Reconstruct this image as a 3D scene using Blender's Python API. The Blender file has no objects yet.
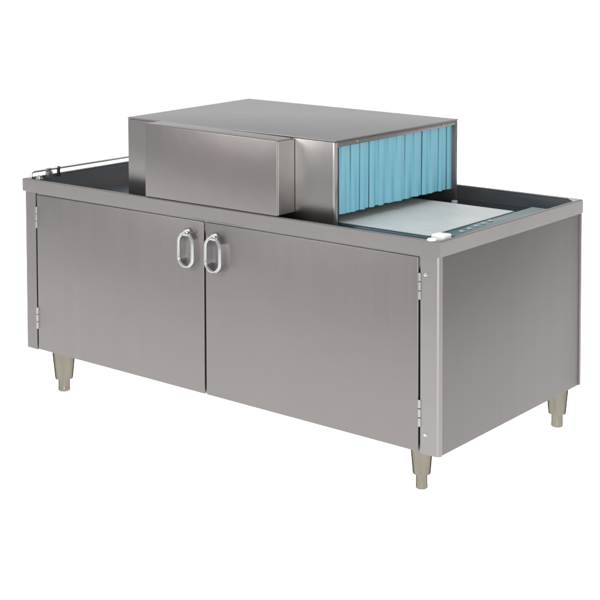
import bpy, bmesh, math, random
from mathutils import Vector, Matrix
random.seed(7)
S = bpy.context.scene
COL = S.collection

# ------------------------------------------------------------------ camera
az, pitch, roll = 2.2508, 0.0537, 0.0029
fwd = Vector((math.cos(az)*math.cos(pitch), math.sin(az)*math.cos(pitch), -math.sin(pitch)))
rgt = Vector((math.sin(az), -math.cos(az), 0))
upv = rgt.cross(fwd)
r2 = rgt*math.cos(roll) - upv*math.sin(roll)
u2 = rgt*math.sin(roll) + upv*math.cos(roll)
cam = bpy.data.cameras.new('camera')
co = bpy.data.objects.new('camera', cam)
COL.objects.link(co)
M = Matrix((r2, u2, -fwd)).transposed().to_4x4()
M.translation = Vector((3.5211, -2.9008, 1.419))
co.matrix_world = M
cam.sensor_width = 36
cam.lens = 1369.87/600*36
cam.shift_y = -271.0/600
cam.clip_start = 0.05
cam.clip_end = 500
S.camera = co

# ------------------------------------------------------------------ studio surround, lamps, exposure
W_BACK, W_FRONT = 1.12, 0.64
w = bpy.data.worlds.new('World'); S.world = w; w.use_nodes = True
nt = w.node_tree; nt.nodes.clear()
N = nt.nodes.new
tc = N('ShaderNodeTexCoord'); dp = N('ShaderNodeVectorMath'); dp.operation = 'DOT_PRODUCT'
dp.inputs[1].default_value = (math.cos(az), math.sin(az), 0)
mr = N('ShaderNodeMapRange'); mr.interpolation_type = 'SMOOTHSTEP'
mr.inputs['From Min'].default_value = 0.35; mr.inputs['From Max'].default_value = 0.82
mr.inputs['To Min'].default_value = W_FRONT; mr.inputs['To Max'].default_value = W_BACK
bg = N('ShaderNodeBackground'); out = N('ShaderNodeOutputWorld')
bg.inputs['Color'].default_value = (1, 1, 1, 1)
nt.links.new(tc.outputs['Generated'], dp.inputs[0])
nt.links.new(dp.outputs['Value'], mr.inputs['Value'])
nt.links.new(mr.outputs['Result'], bg.inputs['Strength'])
nt.links.new(bg.outputs[0], out.inputs[0])

def area(name, loc, target, sx, sy, power, color=(1, 1, 1)):
    l = bpy.data.lights.new(name, 'AREA'); l.shape = 'RECTANGLE'
    l.size, l.size_y, l.energy, l.color = sx, sy, power, color
    o = bpy.data.objects.new(name, l); COL.objects.link(o)
    o.location = loc
    d = Vector(target) - Vector(loc)
    o.rotation_euler = d.to_track_quat('-Z', 'Y').to_euler()
    return o
area('top_fill', (1.3, 0.2, 3.4), (1.2, 0.35, 0.6), 1.6, 1.6, 34)  # overhead lamp added to brighten the belt
# softbox above and behind the camera, a second one to the front left, and an unseen lamp added below the ground to erase shadows
area('key_softbox', (4.7, -4.3, 1.25), (1.2, 0.1, 0.55), 1.5, 2.3, 160, (1.0, 0.985, 0.96))
area('front_softbox', (-1.6, -4.0, 2.6), (0.8, 0.2, 0.5), 2.0, 2.0, 90, (1.0, 0.98, 0.95))
FX0, FX1, FY0, FY1 = -4.5, 3.9, -2.0, 6.0
area('ground_backlight', ((FX0+FX1)/2, (FY0+FY1)/2, -0.5), ((FX0+FX1)/2, (FY0+FY1)/2, 1), FX1-FX0+1.0, FY1-FY0+1.0, 1.36*math.pi*(FX1-FX0+1)*(FY1-FY0+1))
vs = S.view_settings
S.display_settings.display_device = 'sRGB'
vs.view_transform = 'Standard'; vs.look = 'None'; vs.exposure = 0; vs.gamma = 1
S.cycles.max_bounces = 10; S.cycles.glossy_bounces = 6; S.cycles.diffuse_bounces = 4

# ------------------------------------------------------------------ materials
def mat(name, col, metal=0.0, rough=0.4, **kw):
    m = bpy.data.materials.new(name); m.use_nodes = True
    b = m.node_tree.nodes['Principled BSDF']
    b.inputs['Base Color'].default_value = (*col, 1)
    b.inputs['Metallic'].default_value = metal
    b.inputs['Roughness'].default_value = rough
    for k, v in kw.items(): b.inputs[k].default_value = v
    return m

def brushed(name, col, rough, scale, amount=0.10, blotch=0.05, bump=0.015, metal=1.0):
    """steel with fine grain stretched along one axis plus faint large unevenness"""
    m = mat(name, col, metal, rough)
    t = m.node_tree; b = t.nodes['Principled BSDF']; N = t.nodes.new; L = t.links.new
    tc = N('ShaderNodeTexCoord'); mp = N('ShaderNodeMapping'); mp.inputs['Scale'].default_value = scale
    n = N('ShaderNodeTexNoise'); n.inputs['Scale'].default_value = 1; n.inputs['Detail'].default_value = 7
    n.inputs['Roughness'].default_value = 0.78
    L(tc.outputs['Object'], mp.inputs[0]); L(mp.outputs[0], n.inputs['Vector'])
    g = N('ShaderNodeTexNoise'); g.inputs['Scale'].default_value = 3.2; g.inputs['Detail'].default_value = 3
    L(tc.outputs['Object'], g.inputs['Vector'])
    r = N('ShaderNodeMapRange'); r.inputs['To Min'].default_value = rough-amount/2; r.inputs['To Max'].default_value = rough+amount/2
    r.inputs['From Min'].default_value = .3; r.inputs['From Max'].default_value = .7
    L(n.outputs[0], r.inputs[0]); L(r.outputs[0], b.inputs['Roughness'])
    mx = N('ShaderNodeMix'); mx.data_type = 'RGBA'
    mx.inputs[6].default_value = (*[c*(1-blotch) for c in col], 1); mx.inputs[7].default_value = (*[min(1, c*(1+blotch)) for c in col], 1)
    ad = N('ShaderNodeMath'); ad.operation = 'MULTIPLY_ADD'; ad.inputs[1].default_value = 0.5; 
    hf = N('ShaderNodeMath'); hf.operation = 'MULTIPLY'; hf.inputs[1].default_value = 0.5
    L(g.outputs[0], hf.inputs[0]); L(n.outputs[0], ad.inputs[0]); L(hf.outputs[0], ad.inputs[2])
    L(ad.outputs[0], mx.inputs[0]); L(mx.outputs[2], b.inputs['Base Color'])
    bp = N('ShaderNodeBump'); bp.inputs['Strength'].default_value = bump; bp.inputs['Distance'].default_value = 0.002
    b2 = N('ShaderNodeBump'); b2.inputs['Strength'].default_value = 0.45; b2.inputs['Distance'].default_value = 0.012
    L(g.outputs[0], b2.inputs['Height']); L(b2.outputs[0], bp.inputs['Normal'])          # faint waviness of thin sheet
    L(n.outputs[0], bp.inputs['Height']); L(bp.outputs[0], b.inputs['Normal'])
    return m

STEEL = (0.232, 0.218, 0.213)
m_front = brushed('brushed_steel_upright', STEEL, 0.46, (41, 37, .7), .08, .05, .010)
m_side_shade = brushed('brushed_steel_side_shade', (0.203, 0.190, 0.190), 0.52, (41, 37, .7), .05, .03, .010)  # darker than the front steel: shaded side put into the colour
m_rim = brushed('brushed_steel_rim', (0.283, 0.269, 0.265), 0.40, (4, 260, 260), .06, .03, .006)
m_top = brushed('brushed_steel_hood_top', (0.232, 0.226, 0.233), 0.42, (4, 260, 260), .09, .05, .010)
m_hood = brushed('brushed_steel_hood', (0.228, 0.214, 0.211), 0.40, (420, 420, 4), .06, .03, .008)
m_post_lit = brushed('brushed_steel_post_lit', (0.285, 0.272, 0.266), 0.40, (420, 420, 4), .05, .03, .006)  # lighter copy of the front steel: lit right post put into the colour
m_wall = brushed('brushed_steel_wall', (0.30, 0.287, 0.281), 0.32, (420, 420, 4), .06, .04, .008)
m_rail = mat('bright_chrome_rod', (0.78, 0.78, 0.79), 1, 0.12)
m_return_lit = brushed('brushed_steel_return_lit', (0.45, 0.437, 0.425), 0.42, (140, 140, 1.6), .08, .05, .01)  # paler than the cover steel: lit return face put into the colour
m_chrome = mat('polished_chrome', (0.46, 0.46, 0.47), 1, 0.20)
m_nickel = brushed('satin_nickel_leg', (0.225, 0.207, 0.170), 0.20, (85, 85, 4), .16, .75, .10)  # strong streaks put the legs' light and dark reflections into the colour
m_nickel.node_tree.nodes['Principled BSDF'].inputs['Specular Tint'].default_value = (0.06, 0.055, 0.05, 1)  # dark grazing tint stands in for shaded leg sides
m_inner_shade = mat('inner_shade', (0.035, 0.035, 0.04), 0.4, 0.6)  # near black: shade of the inside and seams put into the colour
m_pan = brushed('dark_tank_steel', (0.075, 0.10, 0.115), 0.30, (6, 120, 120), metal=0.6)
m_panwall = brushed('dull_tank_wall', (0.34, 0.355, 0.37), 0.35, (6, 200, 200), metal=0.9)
m_teal_reflect = mat('teal_reflection', (0.045, 0.105, 0.125), 0.3, 0.35)  # teal tint stands in for the curtain's reflection
m_edge_light = mat('edge_highlight_steel', (0.52, 0.50, 0.50), 1, 0.30)  # paler than the wall: corner highlight put into the colour
m_stud = mat('dull_blue_steel', (0.34, 0.38, 0.42), 0.3, 0.45)
m_hinge = mat('hinge_steel', (0.36, 0.35, 0.35), 1, 0.28)
m_black = mat('black_rubber', (0.012, 0.012, 0.014), 0, 0.5)
m_white = mat('white_plastic', (0.86, 0.87, 0.86), 0, 0.32)
m_screw = mat('screw_steel', (0.55, 0.55, 0.55), 1, 0.25)

def vinyl():
    m = mat('blue_vinyl', (0.15, 0.50, 0.66), 0, 0.42)
    t = m.node_tree; b = t.nodes['Principled BSDF']; N = t.nodes.new; L = t.links.new
    tc = N('ShaderNodeTexCoord'); mp = N('ShaderNodeMapping'); mp.inputs['Scale'].default_value = (30, 120, 4)
    n = N('ShaderNodeTexNoise'); n.inputs['Scale'].default_value = 1; n.inputs['Detail'].default_value = 3
    L(tc.outputs['Object'], mp.inputs[0]); L(mp.outputs[0], n.inputs['Vector'])
    mx = N('ShaderNodeMix'); mx.data_type = 'RGBA'
    mx.inputs[6].default_value = (0.17, 0.44, 0.555, 1); mx.inputs[7].default_value = (0.24, 0.56, 0.67, 1)
    L(n.outputs[0], mx.inputs[0]); L(mx.outputs[2], b.inputs['Base Color'])
    b.inputs['Subsurface Weight'].default_value = 0.0
    return m
m_vinyl = vinyl()

def belt_mat():
    m = mat('grey_belt_plastic', (0.50, 0.56, 0.56), 0, 0.45)
    t = m.node_tree; b = t.nodes['Principled BSDF']; N = t.nodes.new; L = t.links.new
    tc = N('ShaderNodeTexCoord'); n = N('ShaderNodeTexNoise'); n.inputs['Scale'].default_value = 14; n.inputs['Detail'].default_value = 5
    L(tc.outputs['Object'], n.inputs['Vector'])
    mx = N('ShaderNodeMix'); mx.data_type = 'RGBA'
    mx.inputs[6].default_value = (0.44, 0.475, 0.48, 1); mx.inputs[7].default_value = (0.54, 0.575, 0.575, 1)
    L(n.outputs[0], mx.inputs[0]); L(mx.outputs[2], b.inputs['Base Color'])
    return m
m_belt = belt_mat()

def ground_mat():
    m = bpy.data.materials.new('white_backlit'); m.use_nodes = True
    t = m.node_tree; t.nodes.clear(); N = t.nodes.new
    tr = N('ShaderNodeBsdfTranslucent'); tr.inputs[0].default_value = (0.86, 0.86, 0.86, 1)  # translucent so the lamp added below keeps it white
    o = N('ShaderNodeOutputMaterial'); t.links.new(tr.outputs[0], o.inputs[0])
    return m
m_ground = ground_mat()

# ------------------------------------------------------------------ mesh helpers
def hexa(bm, P, bevel=0.0, seg=2):
    """P: 4 bottom corners then 4 top corners, counter-clockwise seen from above"""
    v = [bm.verts.new(p) for p in P]
    F = [(3, 2, 1, 0), (4, 5, 6, 7), (0, 1, 5, 4), (1, 2, 6, 5), (2, 3, 7, 6), (3, 0, 4, 7)]
    fs = [bm.faces.new([v[i] for i in f]) for f in F]
    if bevel:
        es = list({e for f in fs for e in f.edges})
        bmesh.ops.bevel(bm, geom=es, offset=bevel, segments=seg, affect='EDGES', profile=0.5)

def box(bm, x0, x1, y0, y1, z0, z1, bevel=0.0, seg=2):
    hexa(bm, [(x0, y0, z0), (x1, y0, z0), (x1, y1, z0), (x0, y1, z0), (x0, y0, z1), (x1, y0, z1), (x1, y1, z1), (x0, y1, z1)], bevel, seg)

def prism_z(bm, pts, z0, z1):
    """polygon pts counter-clockwise, extruded upward"""
    a = [bm.verts.new((x, y, z0)) for x, y in pts]; b = [bm.verts.new((x, y, z1)) for x, y in pts]
    n = len(pts)
    bm.faces.new(list(reversed(a))); bm.faces.new(b)
    for i in range(n): bm.faces.new((a[i], a[(i+1) % n], b[(i+1) % n], b[i]))

def lathe(bm, c, prof, seg=40, axis='z'):
    rings = []
    for r, h in prof:
        ring = []
        for k in range(seg):
            a = 2*math.pi*k/seg
            p = (r*math.cos(a), r*math.sin(a), h)
            if axis == 'y': p = (p[0], -p[2], p[1])
            if axis == 'x': p = (p[2], p[0], p[1])
            ring.append(bm.verts.new((c[0]+p[0], c[1]+p[1], c[2]+p[2])))
        rings.append(ring)
    for i in range(len(rings)-1):
        for k in range(seg):
            bm.faces.new((rings[i][k], rings[i][(k+1) % seg], rings[i+1][(k+1) % seg], rings[i+1][k]))
    bm.faces.new(list(reversed(rings[0]))); bm.faces.new(rings[-1])

def tube(bm, pts, r, seg=14):
    rings = []; n = len(pts); P = [Vector(p) for p in pts]
    prev = None
    for i in range(n):
        d = (P[min(i+1, n-1)] - P[max(i-1, 0)]).normalized()
        ref = prev if prev else (Vector((1, 0, 0)) if abs(d.x) < .9 else Vector((0, 0, 1)))
        a = (ref - d*ref.dot(d)).normalized(); b = d.cross(a); prev = a
        rings.append([bm.verts.new(P[i] + a*r*math.cos(2*math.pi*k/seg) + b*r*math.sin(2*math.pi*k/seg)) for k in range(seg)])
    for i in range(n-1):
        for k in range(seg):
            bm.faces.new((rings[i][k], rings[i][(k+1) % seg], rings[i+1][(k+1) % seg], rings[i+1][k]))
    bm.faces.new(list(reversed(rings[0]))); bm.faces.new(rings[-1])

def build(name, bm, m, parent=None, smooth=True, label=None):
    bmesh.ops.recalc_face_normals(bm, faces=bm.faces[:])
    me = bpy.data.meshes.new(name); bm.to_mesh(me); bm.free()
    me.materials.append(m)
    if smooth:
        for p in me.polygons: p.use_smooth = True
        me.set_sharp_from_angle(angle=math.radians(32))
    o = bpy.data.objects.new(name, me); COL.objects.link(o)
    if parent: o.parent = parent
    if label: o['label'] = label
    return o
BM = bmesh.new

# ------------------------------------------------------------------ setting: white surface
bm = BM(); v = [bm.verts.new(p) for p in ((FX0, FY0, 0), (FX1, FY0, 0), (FX1, FY1, 0), (FX0, FY1, 0))]; bm.faces.new(v)
fl = build('ground', bm, m_ground, smooth=False); fl['kind'] = 'structure'; fl['label'] = 'plain white studio surface under the machine'

# ------------------------------------------------------------------ the machine
W, D, ZT, ZB, OV = 1.63, 0.777, 0.691, 0.13, 0.0035
ZS = 0.649                         # underside of the rim band
T = bpy.data.objects.new('glasswasher', None); COL.objects.link(T)
T['label'] = 'stainless steel pass-through glasswasher with blue strip curtains on a two-door cabinet'
T['category'] = 'glasswasher'

# cabinet shell: rounded corner posts in front, plain end panels, back, base and dark inside
def post_profile(mirror):
    x1 = W-OV; y0 = OV; r = 0.012; xi = 1.569
    pts = [(xi, y0)]
    for k in range(9):
        a = -math.pi/2 + math.pi/2*k/8
        pts.append((x1-r+r*math.cos(a), y0+r+r*math.sin(a)))
    pts += [(x1, y0+.0150), (x1-.012, y0+.0150), (xi+.006, y0+.024), (xi, y0+.012)]
    if mirror: pts = [(W-x, y) for x, y in reversed(pts)]
    return pts
for mir in (False, True):
    bm = BM(); prism_z(bm, post_profile(mir), ZB, ZS-.0005); build('corner_post', bm, m_post_lit if not mir else m_front, T)
    x0, x1 = W-OV-.012, W-OV-.0012
    if mir: x0, x1 = W-x1, W-x0
    bm = BM(); box(bm, x0, x1, OV+.0162, D-OV-.0102, ZB+.0005, ZS-.0005, .0015); build('end_panel', bm, m_side_shade, T)
bm = BM(); box(bm, OV, W-OV+.002, D-OV-.009, D-OV+.001, ZB, ZS-.001, .002); build('back_panel', bm, m_front, T)
bm = BM(); box(bm, .02, W-.02, .024, D-.016, ZB+.004, ZB+.016); build('base_panel', bm, m_inner_shade, T)
bm = BM(); box(bm, .02, W-.02, .030, .040, ZB+.017, ZS-.002); build('door_gap_backing', bm, m_inner_shade, T)  # dark sheet behind the doors so their gaps read as shade

# doors
def door(x0, x1, handle_x, knuckle_x, screws):
    bm = BM(); box(bm, x0, x1, OV-.001, .026, ZB+.002, ZS-.006, .0028, 3)
    d = build('door', bm, m_front, T)
    # pull handle: elongated octagonal ring standing off the door
    bm = BM()
    zc = .556; hw, hh, ch = .033, .056, .021
    def octo(w, h, c):
        p = [(-w, -h+c), (-w+c, -h), (w-c, -h), (w, -h+c), (w, h-c), (w-c, h), (-w+c, h), (-w, h-c)]
        for _ in range(3):                                   # cut the corners: a rounded loop
            q = []
            for i in range(len(p)):
                a, b = Vector(p[i]), Vector(p[(i+1) % len(p)])
                e = min(.30*(b-a).length, .0050)
                d = (b-a).normalized()
                q += [tuple(a+d*e), tuple(b-d*e)]
            p = q
        return p
    o_ = octo(hw, hh, ch); i_ = octo(hw-.0100, hh-.0110, ch-.0065); m_ = octo(hw-.0035, hh-.0035, ch-.0024); n_ = octo(hw-.0070, hh-.0075, ch-.0046)
    yb, yf = OV-.001, -.020
    loops = []
    for prof, y in ((o_, yb), (o_, yf+.005), (m_, yf), (n_, yf), (i_, yf+.004), (i_, yb)):
        loops.append([bm.verts.new((handle_x+x, y, zc+z)) for x, z in prof])
    nn = len(o_)
    for a, b in zip(loops, loops[1:]):
        for k in range(nn): bm.faces.new((a[k], a[(k+1) % nn], b[(k+1) % nn], b[k]))
    h = build('handle', bm, m_chrome, d)
    bm = BM()
    lathe(bm, (handle_x, OV-.001, zc+hh-.004), [(.012, 0), (.012, .010), (.009, .014)], 24, 'y')
    box(bm, handle_x-.016, handle_x+.016, -.021, .002, zc+hh-.014, zc+hh-.001, .003)
    bm2 = bm
    tube(bm2, [(handle_x-.014, -.020, zc+hh-.010), (handle_x+.004, -.022, zc+hh+.001), (handle_x+.020, -.016, zc+hh+.006)], .0042)
    build('latch', bm2, m_chrome, d)
    # hinge knuckles on the seam
    for z0, z1 in ((.533, .603), (.200, .271)):
        bm = BM()
        for a, b in ((0, .32), (.34, .66), (.68, 1)):
            lathe(bm, (knuckle_x, OV+.001, 0), [(.0048, z0+(z1-z0)*a), (.0055, z0+(z1-z0)*a+.001), (.0055, z0+(z1-z0)*b-.001), (.0048, z0+(z1-z0)*b)], 20)
        build('hinge', bm, m_hinge, d)
    for x, z in screws:
        bm = BM(); lathe(bm, (x, OV+.001, z), [(.0055, 0), (.0055, .002), (.004, .0042), (.0015, .0048)], 20, 'y')
        build('screw', bm, m_screw, T)
door(.0665, .8085, .752, .0635, [])
door(.8155, 1.5625, .860, 1.5660, [(1.585, .600), (1.585, .182)])

# rim band round the top with a shallow recessed tank
bm = BM()
tk = .007
def ring(z, i): return [bm.verts.new(p) for p in ((i, i, z), (W-i, i, z), (W-i, D-i, z), (i, D-i, z))]
L0 = ring(ZS, OV+.012); L1 = ring(ZS, 0.0012); L1b = ring(ZS+.0015, 0); L2 = ring(ZT-.003, 0); L2b = ring(ZT, .003); L3 = ring(ZT, tk); L4 = ring(ZT-.003, tk+.002)
for a, b in ((L0, L1), (L1, L1b), (L1b, L2), (L2, L2b), (L2b, L3), (L3, L4)):
    for k in range(4): bm.faces.new((a[k], a[(k+1) % 4], b[(k+1) % 4], b[k]))
rim = build('rim', bm, m_rim, T)
# flat gussets in the four corners of the rim
for sx, sy in ((0, 0), (1, 0), (1, 1), (0, 1)):
    cx, cy = (W if sx else 0), (D if sy else 0); dx, dy = (-1 if sx else 1), (-1 if sy else 1)
    g = .034 if not (sx and sy) else .05
    pts = [(cx+dx*tk, cy+dy*tk), (cx+dx*g, cy+dy*tk), (cx+dx*tk, cy+dy*g)]
    bm = BM(); area2 = (pts[1][0]-pts[0][0])*(pts[2][1]-pts[0][1])-(pts[1][1]-pts[0][1])*(pts[2][0]-pts[0][0])
    prism_z(bm, pts if area2 > 0 else pts[::-1], ZT-.004, ZT-.0006)
    build('corner_gusset', bm, m_panwall if sx and sy else m_rim, rim)
# tank walls and floor
ZP = ZT-.075; i0 = tk+.002; wt = .004
bm = BM()
box(bm, i0, W-i0, i0, i0+wt, ZP, ZT-.005); box(bm, i0, W-i0, D-i0-wt, D-i0, ZP, ZT-.005)
box(bm, i0, i0+wt, i0+wt, D-i0-wt, ZP, ZT-.005); box(bm, W-i0-wt, W-i0, i0+wt, D-i0-wt, ZP, ZT-.005)
tank = build('tank_wall', bm, m_panwall, T)
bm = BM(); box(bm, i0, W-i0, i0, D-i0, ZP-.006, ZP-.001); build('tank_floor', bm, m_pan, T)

# ---- wash hood
FL, FR, BL, BR = (.4190, .0752, .9155), (1.2375, .0752, .9085), (.3985, .6760, .9225), (1.2510, .6820, .9125)
hood = bpy.data.objects.new('wash_hood', None); COL.objects.link(hood); hood.parent = T
t_ = .012
# top sheet
bm = BM()
def off(p, dx, dy, dz): return (p[0]+dx, p[1]+dy, p[2]+dz)
hexa(bm, [off(FL, 0, 0, -.0045), off(FR, .001, 0, -.0045), off(BR, .001, 0, -.0045), off(BL, 0, 0, -.0045), FL, off(FR, .001, 0, 0), off(BR, .001, 0, 0), BL], .0016)
build('top_panel', bm, m_top, hood)
zb = ZP+.0
# front wall
def wall(P, Q, n, z0, name, m, top=-.0052, bev=.002):
    bm = BM(); n = Vector(n)*t_
    p, q = Vector(P), Vector(Q)
    a = [Vector((p.x, p.y, z0)), Vector((q.x, q.y, z0)), Vector((q.x, q.y, z0))+n, Vector((p.x, p.y, z0))+n]
    b = [Vector((p.x, p.y, p.z+top)), Vector((q.x, q.y, q.z+top)), Vector((q.x, q.y, q.z+top))+n, Vector((p.x, p.y, p.z+top))+n]
    hexa(bm, a+b, bev); return build(name, bm, m, hood)
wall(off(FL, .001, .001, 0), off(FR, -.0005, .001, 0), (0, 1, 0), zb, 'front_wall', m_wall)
wall(off(BR, -.001, -.001, 0), off(BL, .001, -.001, 0), (0, -1, 0), zb, 'back_wall', m_hood)
wall(off(BL, .001, -.0135, 0), off(FL, .001, .0135, 0), (1, 0, 0), zb, 'left_wall', m_hood)
# opening on the right: lintel, two jambs
bm = BM()
x0 = 1.2315
hexa(bm, [(FR[0]-.012, .0885, .8885), (FR[0]-.001, .0885, .8885), (BR[0]-.001, .668, .8955), (BR[0]-.012, .668, .8955),
          (FR[0]-.012, .0885, FR[2]-.0050), (FR[0]-.001, .0885, FR[2]-.0050), (BR[0]-.001, .668, BR[2]-.0050), (BR[0]-.012, .668, BR[2]-.0050)], .002)
lint = build('lintel', bm, m_hood, hood)
for yy in (.175, .600):
    f = (yy-.075)/.6; xx = FR[0]-.001+(BR[0]-FR[0])*f; zz = .8965+.0055*f
    bm = BM(); lathe(bm, (xx, yy, zz), [(.0032, 0), (.0032, .001), (.002, .0022)], 18, 'x'); build('rivet', bm, m_screw, lint)
bm = BM(); box(bm, BR[0]-.016, BR[0]-.002, .6695, .6795, ZT-.03, BR[2]-.0052, .0015); build('jamb', bm, m_hood, hood)
bm = BM(); box(bm, FR[0]-.030, FR[0]-.004, .0885, .0990, zb, .8870, .0012); build('jamb', bm, m_inner_shade, hood)
bm = BM(); box(bm, FR[0]-.0095, FR[0]+.0005, .0738, .0875, zb, FR[2]-.0052, .0025); build('edge_trim', bm, m_edge_light, hood)  # pale edge strip carries the corner highlight as colour
bm = BM(); box(bm, BR[0]-.012, BR[0]+.001, .662, .681, ZT-.044, ZT-.0305, .003); build('jamb_foot', bm, m_belt, hood)
# dark sheet added so slits between the strips look into a dark chamber
bm = BM(); box(bm, 1.02, 1.03, .09, .662, zb, .895); build('chamber_shade_sheet', bm, m_inner_shade, hood)
bm = BM(); box(bm, .45, 1.21, .0895, .0915, zb, .893); box(bm, .45, 1.21, .6605, .6625, zb, .893); box(bm, .45, 1.222, .0930, .660, .8945, .8965); build('chamber_shade_liner', bm, m_inner_shade, hood)

# front cover box: hangs forward of the hood over the rim
PX0, PX1, PY = .571, 1.0925, -.0008
bm = BM()
zl, zr = .9165, .9055
hexa(bm, [(PX0, PY, ZT+.0015), (PX1, PY, ZT+.0015), (PX1, .0745, ZT+.0015), (PX0, .0745, ZT+.0015),
          (PX0, PY, zl-.001), (PX1, PY, zr), (PX1, .0745, zr), (PX0, .0745, zl-.001)], .0045, 3)
build('front_cover', bm, m_hood, hood)

# pale sheet added on the cover's right end: lit tone as colour
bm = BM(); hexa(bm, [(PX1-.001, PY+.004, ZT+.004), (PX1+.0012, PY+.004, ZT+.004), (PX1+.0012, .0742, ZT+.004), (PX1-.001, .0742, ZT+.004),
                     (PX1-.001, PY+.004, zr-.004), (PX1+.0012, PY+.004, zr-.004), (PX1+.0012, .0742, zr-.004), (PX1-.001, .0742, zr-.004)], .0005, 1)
build('return_lit_sheet', bm, m_return_lit, hood)

# strip curtains: every strip its own hanging sheet
def strip(yc, wd, x, z0, z1, lean, curl, skew):
    bm = BM(); nx, nz, th = 6, 8, .0018
    fr, bk = [], []
    for j in range(nz+1):
        v_ = j/nz; rowf, rowb = [], []
        for i in range(nx+1):
            u = i/nx-.5
            yy = yc+u*wd*(1-.04*v_)+skew*(1-v_)**1.6
            xx = x+curl*(4*u*u-.5)*(.3+.7*(1-v_))+lean*(1-v_)**1.5
            zz = z0+(z1-z0)*v_
            rowf.append(bm.verts.new((xx, yy, zz))); rowb.append(bm.verts.new((xx-th, yy, zz)))
        fr.append(rowf); bk.append(rowb)
    for j in range(nz):
        for i in range(nx):
            bm.faces.new((fr[j][i], fr[j][i+1], fr[j+1][i+1], fr[j+1][i]))
            bm.faces.new((bk[j][i+1], bk[j][i], bk[j+1][i], bk[j+1][i+1]))
    for j in range(nz):
        bm.faces.new((bk[j][0], fr[j][0], fr[j+1][0], bk[j+1][0])); bm.faces.new((fr[j][nx], bk[j][nx], bk[j+1][nx], fr[j+1][nx]))
    for i in range(nx):
        bm.faces.new((fr[0][i+1], fr[0][i], bk[0][i], bk[0][i+1])); bm.faces.new((fr[nz][i], fr[nz][i+1], bk[nz][i+1], bk[nz][i]))
    return build('curtain_strip', bm, m_vinyl, hood)
NS = 26
y0c, y1c = .1010, .667
pitch_ = (y1c-y0c)/NS
for k in range(NS):
    f = (k+.5)/NS; yc = y0c+pitch_*(k+.5)
    x = 1.2225+.0125*f+(.0022 if k % 2 else -.0012)
    wd = pitch_*random.uniform(1.10, 1.22); sk = random.uniform(-.0012, .0012); ln = random.uniform(-.002, .003)
    if k == 23: wd = pitch_*.88; yc -= .002; sk = -.001
    if k == 18: wd = pitch_*.93; sk = .0015
    strip(yc, wd, x, ZT+.0065+random.uniform(-.0012, .0012), .8955+.006*f, ln, random.choice((-1, -1, 1))*random.uniform(.0035, .0062), sk)

# ---- conveyor belt with fine cross slats and side guides
ZC = ZT-.020
bm = BM()
bx0, bx1, by0, by1 = 1.035, 1.510, .135, .578
n = 60
for k in range(n):
    a = bx0+(bx1-bx0)*k/n; b = bx0+(bx1-bx0)*(k+1)/n
    box(bm, a, b-.0006, by0, by1, ZC-.0035, ZC, .0008, 1)
belt = build('conveyor_belt', bm, m_belt, T)
bm = BM(); lathe(bm, (bx1-.002, 0, ZC-.022), [(.018, by0+.004), (.018, by1-.004)], 28, 'y')
bm.verts.ensure_lookup_table()
for v in bm.verts: v.co.y = -v.co.y
build('roller', bm, m_pan, belt)
bm = BM(); box(bm, bx0, 1.528, .124, .1335, ZP, ZC-.004, .001); build('belt_guide', bm, m_teal_reflect, T)  # teal slab shows the curtain's reflection as colour
bm = BM(); box(bm, bx0, 1.528, by1+.0015, by1+.011, ZP, ZC-.004, .001); build('belt_guide', bm, m_teal_reflect, T)
# strainer ledge beside the belt end with oval studs
bm = BM(); box(bm, 1.536, 1.598, .150, .64, ZT-.020, ZT-.014, .0015); led = build('strainer', bm, m_teal_reflect, T)
for k, yy in enumerate((.205, .248, .291, .334, .377)):
    bm = BM(); lathe(bm, (0, 0, 0), [(.0085, 0), (.0085, .0015), (.0065, .0025)], 24)
    for v in bm.verts: v.co = Vector((1.566-.004*k+v.co.x*.9, yy+v.co.y*1.0, ZT-.0138+v.co.z))
    build('stud', bm, m_stud, led)
# white corner block and round button by the near corner
bm = BM(); box(bm, 1.571, 1.6125, .046, .085, ZP, ZT+.006, .004, 3); build('corner_block', bm, m_white, T)
bm = BM(); lathe(bm, (1.603, .0045, ZT+.0003), [(.0125, 0), (.0130, .001), (.0125, .0035), (.009, .005)], 32); build('rim_button', bm, m_white, T)

# ---- guard rail along the left edge: a thin bent rod on clamps
bm = BM()
xr, zr_ = .020, ZT+.0185
tube(bm, [(xr, .022, ZT-.002), (xr, .022, zr_-.006), (xr, .0235, zr_-.002), (xr, .028, zr_), (xr, .715, zr_), (xr, .7205, zr_-.002), (xr, .722, zr_-.006), (xr, .722, ZT-.002)], .0040, 16)
rail = build('guard_rail', bm, m_rail, T)
for yy in (.137, .66):
    bm = BM(); box(bm, xr-.005, xr+.006, yy-.003, yy+.004, ZT-.010, zr_+.006, .0015); build('clamp', bm, m_black, rail)
bm = BM(); box(bm, xr-.006, xr+.012, .085, .103, ZT-.010, zr_-.0045, .002); lathe(bm, (xr, .094, zr_), [(.0055, -.010), (.0055, .010)], 20, 'y'); build('bracket', bm, m_panwall, rail)
bm = BM(); lathe(bm, (.056, .024, ZT-.004), [(.012, 0), (.012, .006), (.009, .008), (.009, .013), (.006, .015)], 24); build('fitting', bm, m_screw, rail)

# ---- legs
def leg(x, y, s):
    bm = BM(); lathe(bm, (x, y, 0), [(.0185*s, .040), (.0255*s, .0405), (.0262*s, .044), (.0330*s, .118), (.0335*s, ZB+.003)], 40)
    l = build('leg', bm, m_nickel, T)
    bm = BM(); lathe(bm, (x, y, 0), [(.0150*s, 0), (.0172*s, .002), (.0172*s, .009), (.0166*s, .0115), (.0166*s, .0402)], 36)
    build('foot', bm, m_nickel, l)
leg(.141, .046, 1.10); leg(1.517, .088, .92); leg(1.568, .741, 1.0); leg(.12, .70, 1.0)
